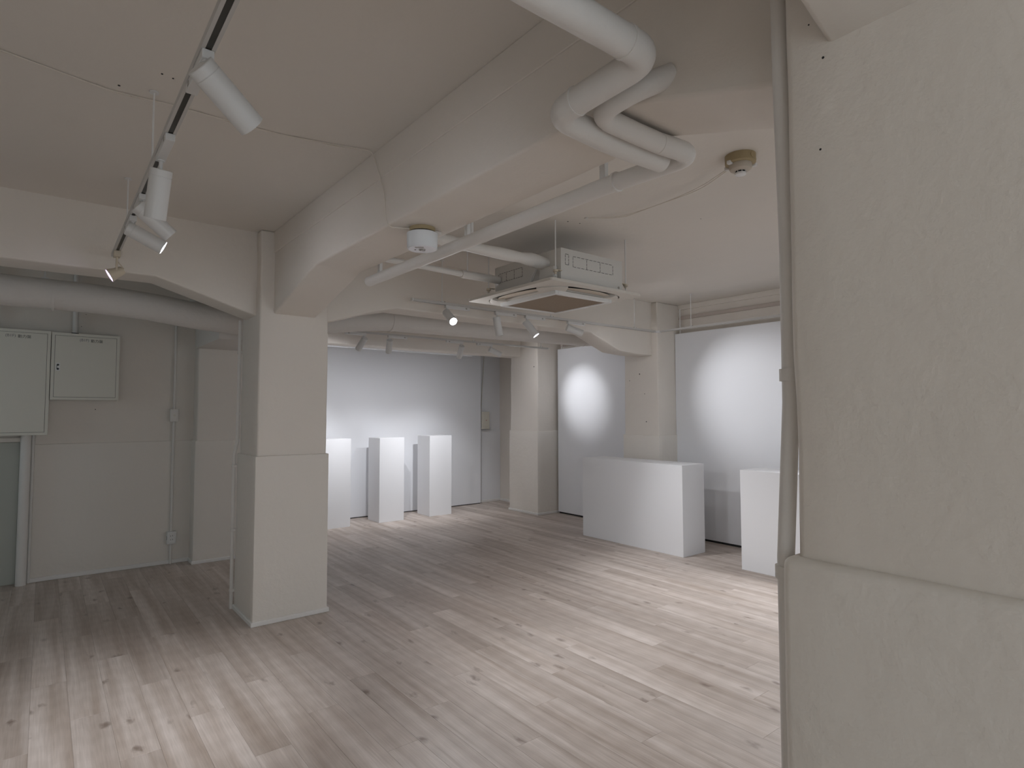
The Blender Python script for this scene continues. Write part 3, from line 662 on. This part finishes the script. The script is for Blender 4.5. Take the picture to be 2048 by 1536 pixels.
for x, zt in ((-0.02, 2.335), (-1.2, 2.335), (3.2, 2.40), (4.6, 2.40)):
    bm = bmesh.new(); cyl(bm, (x, YD, zt - 0.01), (x, YD, ZC), 0.006, 10); box(bm, x - 0.02, x + 0.02, YD - 0.02, YD + 0.02, zt - 0.012, zt + 0.012, 0.003); link('hanger_rod', bm, M_white, duct)
# branch elbow and boxed take-off beside the pier
bm = bmesh.new(); box(bm, 1.12, 1.62, 5.33, 6.30, 2.02, 2.225, 0.008, 2)
o = link('duct_box', bm, M_duct, smooth=True); tag(o, 'square white boxed duct between the round duct and the wall pier', 'duct')
bm = bmesh.new(); tube(bm, fillet([(0.86, 5.42, 2.22), (0.93, 5.55, 2.22), (1.0, 5.55, 2.36), (1.0, 5.55, ZC)], 0.09), 0.052, 20)
o = link('duct_branch', bm, M_duct, smooth=True); tag(o, 'short white branch pipe behind the round duct near the pier', 'duct')
bm = bmesh.new(); tube(bm, [(XL + 0.05, 4.72, 2.46), (1.15, 4.72, 2.46)], 0.028, 14)
o = link('ceiling_conduit', bm, M_pipe, smooth=True); tag(o, 'white pipe in shadow above the round duct on the left', 'pipe')

# ------------------------------------------------------------------ electrical cabinets
def cabinet(x0, x1, z0, z1, label, hinge='r', latch=None, text_x=None):
    yb, yf = YB, 6.272
    root = empty('electrical_cabinet', ((x0 + x1) / 2, yb, z0)); tag(root, label, 'electrical cabinet', 'cream steel cabinets on the left wall')
    fw = 0.022
    o = simple('case', [(x0, x1, yf + 0.004, yb, z0, z1)], M_metalbox, root, bev=0.002); relink(o, root)
    o = simple('front_frame', [(x0, x0 + fw, yf, yf + 0.006, z0, z1), (x1 - fw, x1, yf, yf + 0.006, z0, z1), (x0 + fw, x1 - fw, yf, yf + 0.006, z0, z0 + fw), (x0 + fw, x1 - fw, yf, yf + 0.006, z1 - fw, z1)], M_metalbox, root); relink(o, root)
    o = simple('door_gap', [(x0 + fw, x1 - fw, yf + 0.0030, yf + 0.0042, z0 + fw, z1 - fw)], M_dark, root); relink(o, root)
    g = 0.0022
    d = simple('door', [(x0 + fw + g, x1 - fw - g, yf - 0.001, yf + 0.0035, z0 + fw + g, z1 - fw - g)], M_metalbox, root, bev=0.0008); relink(d, root)
    if latch:
        lx, lz = latch
        h = simple('latch_handle', [(lx - 0.015, lx + 0.015, yf - 0.003, yf - 0.001, lz - 0.033, lz + 0.033)], M_white, d, bev=0.0008)
        bm = bmesh.new(); cyl(bm, (lx, yf - 0.0042, lz - 0.018), (lx, yf - 0.003, lz - 0.018), 0.0085, 16); cyl(bm, (lx, yf - 0.0042, lz + 0.016), (lx, yf - 0.003, lz + 0.016), 0.0085, 16)
        box(bm, lx - 0.0085, lx - 0.005, yf - 0.0045, yf - 0.003, lz - 0.018, lz + 0.016)
        h2 = link('latch_key', bm, M_ink, d)
    def txt(s, x, z, size, m, nm='lettering'):
        c = bpy.data.curves.new(nm, 'FONT'); c.body = s; c.size = size; c.extrude = 0.0001; c.align_x = 'LEFT'
        t = bpy.data.objects.new(nm, c); COL.objects.link(t)
        dg = bpy.context.evaluated_depsgraph_get(); me = bpy.data.meshes.new_from_object(t.evaluated_get(dg))
        bpy.data.objects.remove(t); t = bpy.data.objects.new(nm, me); COL.objects.link(t); me.materials.clear(); me.materials.append(m)
        t.parent = d; t.rotation_euler = (R(90), 0, 0); t.location = Vector((x, yf - 0.0013, z)); return t
    if text_x is not None:
        txt('(B1F)', text_x, z1 - 0.063, 0.031, M_inkg); txt('動力盤', text_x + 0.078, z1 - 0.067, 0.029, M_ink)
    return root
cabinet(-0.72, 0.031, 1.226, 2.093, 'large cream steel cabinet cut off by the left edge of the picture', text_x=-0.262)
cabinet(0.036, 0.515, 1.520, 2.088, 'smaller cream steel cabinet with a latch, right of the large one', latch=(0.083, 1.798), text_x=0.225)
# pipes feeding the cabinets from above
for x, lb in ((0.195, 'short white conduit dropping into the top of the smaller cabinet'), (-0.335, 'short white conduit dropping into the top of the large cabinet')):
    bm = bmesh.new(); tube(bm, [(x, 6.375, 2.092), (x, 6.375, ZC)], 0.021, 14); o = link('feed_conduit', bm, M_pipe, smooth=True); tag(o, lb, 'conduit')
    bm = bmesh.new(); cyl(bm, (x, 6.375, 2.0935), (x, 6.375, 2.103), 0.027, 14); link('lock_nut', bm, M_dark, o)
# big pipe below the large cabinet
bm = bmesh.new(); tube(bm, resample([(-0.108, 6.355, 0.0), (-0.108, 6.355, 1.2255)], 0.1), 0.036, 20); o = link('floor_riser_pipe', bm, M_pipe, smooth=True); tag(o, 'thick white pipe rising from the floor to the large cabinet', 'pipe')
bm = bmesh.new(); tube(bm, resample([(-0.062, 6.395, 0.0), (-0.062, 6.395, 1.2255)], 0.1), 0.012, 12); o2 = link('floor_riser_conduit', bm, M_pipe, smooth=True); tag(o2, 'thin conduit beside the thick riser pipe under the cabinet', 'conduit')
# surface conduit with junction box and outlet on the left wall
bm = bmesh.new(); tube(bm, resample([(0.970, 6.390, 0.0), (0.970, 6.392, ZC - 0.3)], 0.2), 0.011, 12)
o = link('wall_conduit', bm, M_pipe, smooth=True); tag(o, 'thin white conduit running up the left wall', 'conduit')
jb = simple('junction_box', [(0.936, 1.004, 6.362, 6.412, 1.325, 1.445)], M_pipe, bev=0.005, seg=2, smooth=True); tag(jb, 'small white junction box halfway up the wall conduit', 'junction box')
bm = bmesh.new(); cyl(bm, (0.97, 6.362, 1.385), (0.97, 6.359, 1.385), 0.010, 12); link('cover_screw', bm, M_metalbox, jb)
ob = simple('power_outlet', [(0.935, 1.010, 6.358, 6.408, 0.185, 0.300)], M_white, bev=0.004, seg=2, smooth=True); tag(ob, 'white double power outlet low on the wall conduit', 'power outlet')
simple('outlet_plate', [(0.948, 0.997, 6.355, 6.359, 0.198, 0.287)], M_white, ob, bev=0.001)
for z in (0.222, 0.256):
    simple('socket_slot', [(0.962, 0.965, 6.3542, 6.3562, z, z + 0.010), (0.978, 0.981, 6.3542, 6.3562, z, z + 0.012)], M_ink, ob)
simple('side_knockout', [(0.9345, 0.936, 6.37, 6.385, 0.225, 0.26)], M_dark, ob)

# switch box at the end of the back board, with its cable
sb = simple('switch_box', [(5.395, 5.545, 7.588, 7.665, 1.150, 1.425)], M_metalbox, bev=0.003, seg=1); tag(sb, 'small grey switch box on the back wall beside the long board', 'switch box')
simple('cover', [(5.425, 5.53, 7.583, 7.589, 1.185, 1.395)], M_metalbox, sb, bev=0.001)
bm = bmesh.new(); cyl(bm, (5.478, 7.583, 1.29), (5.478, 7.579, 1.29), 0.0065, 12); link('indicator', bm, M_led, sb)
bm = bmesh.new(); tube(bm, resample([(5.425, 7.655, 1.425), (5.44, 7.665, 1.55), (5.50, 7.67, 2.35)], 0.1), 0.006, 8); o = link('switch_cable', bm, M_metalbox, smooth=True); tag(o, 'thin grey cable running up from the switch box', 'cable')

# rails on the right wall above the boards
r1 = simple('picture_rail', [(XR - 0.022, XR, 1.2, 4.19, 2.487, 2.525)], M_rail, bev=0.002); tag(r1, 'taupe rail on the right wall above the wide board', 'rail')
bm = bmesh.new(); cyl(bm, (5.745, 4.13, 2.312), (5.745, 4.13, 2.60), 0.006, 8); o = link('board_hanger', bm, M_white, smooth=True); tag(o, 'thin white rod above the left end of the wide board', 'rod')
r2 = simple('picture_rail', [(XR - 0.022, XR, 4.70, 6.22, 2.35, 2.385)], M_rail, bev=0.002); tag(r2, 'taupe rail on the right wall above the corner board', 'rail')
bm = bmesh.new(); cyl(bm, (5.745, 6.12, 2.306), (5.745, 6.12, 2.60), 0.006, 8); o = link('board_hanger', bm, M_white, smooth=True); tag(o, 'thin white rod above the corner board', 'rod')
tag(simple('trim_2', [(XR - 0.03, XR, 1.2, 4.19, 2.600, ZC)], M_plaster, bev=0.003), 'shallow plaster step where right wall meets ceiling', 'trim', kind='structure')

# ------------------------------------------------------------------ emergency light on the beam
em = empty('emergency_light', (1.365, 2.40, ZB)); tag(em, 'round white emergency light under the beam', 'emergency light')
bm = bmesh.new(); lathe(bm, [(0.0, 0.0), (0.060, 0.0), (0.060, -0.018), (0.0, -0.018)], (0, 0, 0), (0, 0, 1), 40, closed=True); link('mounting_base', bm, M_beige, em, smooth=True)
bm = bmesh.new(); lathe(bm, [(0.0, -0.018), (0.052, -0.018), (0.052, -0.026), (0.0, -0.026)], (0, 0, 0), (0, 0, 1), 40, closed=True); link('gap_ring', bm, M_dark, em, smooth=True)
bm = bmesh.new(); lathe(bm, [(0.0, -0.026), (0.070, -0.026), (0.072, -0.028), (0.070, -0.096), (0.068, -0.099), (0.0, -0.099)], (0, 0, 0), (0, 0, 1), 48, closed=True); link('drum', bm, mat('emergency_white', (0.72, 0.74, 0.75), 0.4), em, smooth=True)
bm = bmesh.new(); lathe(bm, [(0.0, -0.099), (0.064, -0.099), (0.063, -0.101), (0.0, -0.101)], (0, 0, 0), (0, 0, 1), 48, closed=True); face = link('face_plate', bm, mat('emergency_face', (0.84, 0.84, 0.88), 0.35), em, smooth=True)
bm = bmesh.new(); lathe(bm, [(0.010, -0.101), (0.017, -0.101), (0.015, -0.105), (0.010, -0.104)], (0, 0, 0), (0, 0, 1), 24, closed=True); link('lamp_bezel', bm, M_metal, face, smooth=True)
bm = bmesh.new(); lathe(bm, [(0.0, -0.101), (0.009, -0.101), (0.006, -0.106), (0.0, -0.107)], (0, 0, 0), (0, 0, 1), 20, closed=True); link('lamp_bulb', bm, M_glass, face, smooth=True)
bm = bmesh.new(); box(bm, -0.028, 0.012, -0.044, -0.030, -0.1018, -0.1008); 
for v in bm.verts: v.co = Matrix.Rotation(R(-38), 3, 'Z') @ v.co
link('rating_label', bm, M_metal, face)
bm = bmesh.new(); cyl(bm, (-0.026, 0.020, -0.101), (-0.026, 0.020, -0.103), 0.004, 10); link('test_button', bm, M_inkg, face)
bm = bmesh.new(); box(bm, 0.060, 0.098, -0.012, 0.010, -0.016, -0.001, 0.003, 2); link('cable_gland', bm, M_pipe, em, smooth=True)
# cable from the ceiling down the beam to the emergency light
def cable(pts, label, m=M_pipe, r=0.003, twin=True, name='ceiling_cable', rnd=0.05, off=(0.006, 0.006, 0)):
    bm = bmesh.new(); pp = resample(fillet(pts, rnd, 6), 0.04); tube(bm, pp, r, 8)
    if twin:
        q = [p + Vector(off) * (1 + 0.8 * math.sin(i * 0.35)) for i, p in enumerate(pp)]; tube(bm, q, r, 8)
    o = link(name, bm, m, smooth=True); tag(o, label, 'cable'); return o
M_cab = mat('cable_painted', (0.74, 0.68, 0.60), 0.6)
cable([(-1.6, 2.75, ZC - .004), (-0.60, 2.66, ZC - .004), (-0.154, 2.639, ZC - .004), (0.06, 2.69, ZC - .004), (0.18, 2.715, ZC - .004), (0.36, 2.69, ZC - .004), (0.57, 2.69, ZC - .004), (0.80, 2.68, ZC - .004), (1.007, 2.632, ZC - .004), (1.19, 2.58, ZC - .005), (1.207, 2.575, 2.60), (1.207, 2.53, 2.52), (1.214, 2.49, 2.42), (1.213, 2.47, 2.30), (1.222, 2.46, 2.258), (1.31, 2.42, 2.257)], 'pair of cables crossing the left ceiling and down the beam to the emergency light', M_cab, 0.0019, rnd=0.04)

# ------------------------------------------------------------------ smoke detector
sd = empty('smoke_detector', (2.635, 1.53, ZC)); tag(sd, 'round smoke detector with beige base on the ceiling at right', 'smoke detector')
bm = bmesh.new(); lathe(bm, [(0.0, 0.0), (0.072, 0.0), (0.071, -0.040), (0.064, -0.044), (0.0, -0.044)], (0, 0, 0), (0, 0, 1), 48, closed=True); mb = link('mounting_base', bm, M_beige, sd, smooth=True)
for a in (200, 262, 325):
    c, s_ = math.cos(R(a)), math.sin(R(a)); bm = bmesh.new(); cyl(bm, (0.069 * c, 0.069 * s_, -0.02), (0.0735 * c, 0.0735 * s_, -0.02), 0.015, 18); link('knockout', bm, M_beige, mb, smooth=True)
bm = bmesh.new(); lathe(bm, [(0.0, -0.044), (0.053, -0.044), (0.054, -0.058), (0.049, -0.070), (0.036, -0.078), (0.0, -0.078)], (0, 0, 0), (0, 0, 1), 48, closed=True); link('head', bm, mat('detector_head', (0.52, 0.46, 0.38), 0.45), sd, smooth=True)
bm = bmesh.new(); lathe(bm, [(0.0, -0.078), (0.024, -0.078), (0.024, -0.086), (0.0, -0.086)], (0, 0, 0), (0, 0, 1), 32, closed=True); link('smoke_inlet', bm, M_dark, sd, smooth=True)
for a in range(0, 360, 45):
    c, s_ = math.cos(R(a)), math.sin(R(a)); bm = bmesh.new(); cyl(bm, (0.0255 * c, 0.0255 * s_, -0.077), (0.0245 * c, 0.0245 * s_, -0.087), 0.0016, 6); link('inlet_rib', bm, M_white, sd)
bm = bmesh.new(); lathe(bm, [(0.0, -0.086), (0.0255, -0.086), (0.0255, -0.094), (0.022, -0.096), (0.0, -0.096)], (0, 0, 0), (0, 0, 1), 32, closed=True); link('cap', bm, mat('detector_cap', (0.80, 0.80, 0.79), 0.4), sd, smooth=True)
for x, y in ((-0.002, 0.069), (0.055, -0.042), (-0.062, 0.02)):
    bm = bmesh.new(); box(bm, x - 0.011, x + 0.011, y - 0.011, y + 0.011, -0.052, -0.034, 0.004, 2); link('screw_boss', bm, M_white, sd, smooth=True)
cable([(2.640, 1.612, 2.612), (2.735, 1.825, 2.612), (2.79, 2.09, 2.618), (2.82, 2.42, 2.634), (2.765, 2.56, 2.645), (2.705, 2.640, 2.651)], 'thin sagging cable from the smoke detector along the ceiling', M_cab, 0.0020, name='detector_cable', rnd=0.2, off=(0.006, -0.002, -0.003))
bm = bmesh.new(); cyl(bm, (2.705, 2.645, ZC), (2.705, 2.645, ZC - 0.006), 0.013, 14); o = link('cable_grommet', bm, M_pipe, smooth=True); tag(o, 'small ceiling grommet where the detector cable ends', 'grommet')

# black rubber foot at the left edge
bm = bmesh.new(); lathe(bm, [(0.0, 0.0), (0.034, 0.0), (0.036, 0.010), (0.030, 0.030), (0.018, 0.040), (0.0, 0.042)], (-0.262, 5.80, 0), (0, 0, 1), 24, closed=True)
o = link('door_stop', bm, M_rubber, smooth=True); tag(o, 'small black rubber door stop on the floor at the left edge', 'door stop')
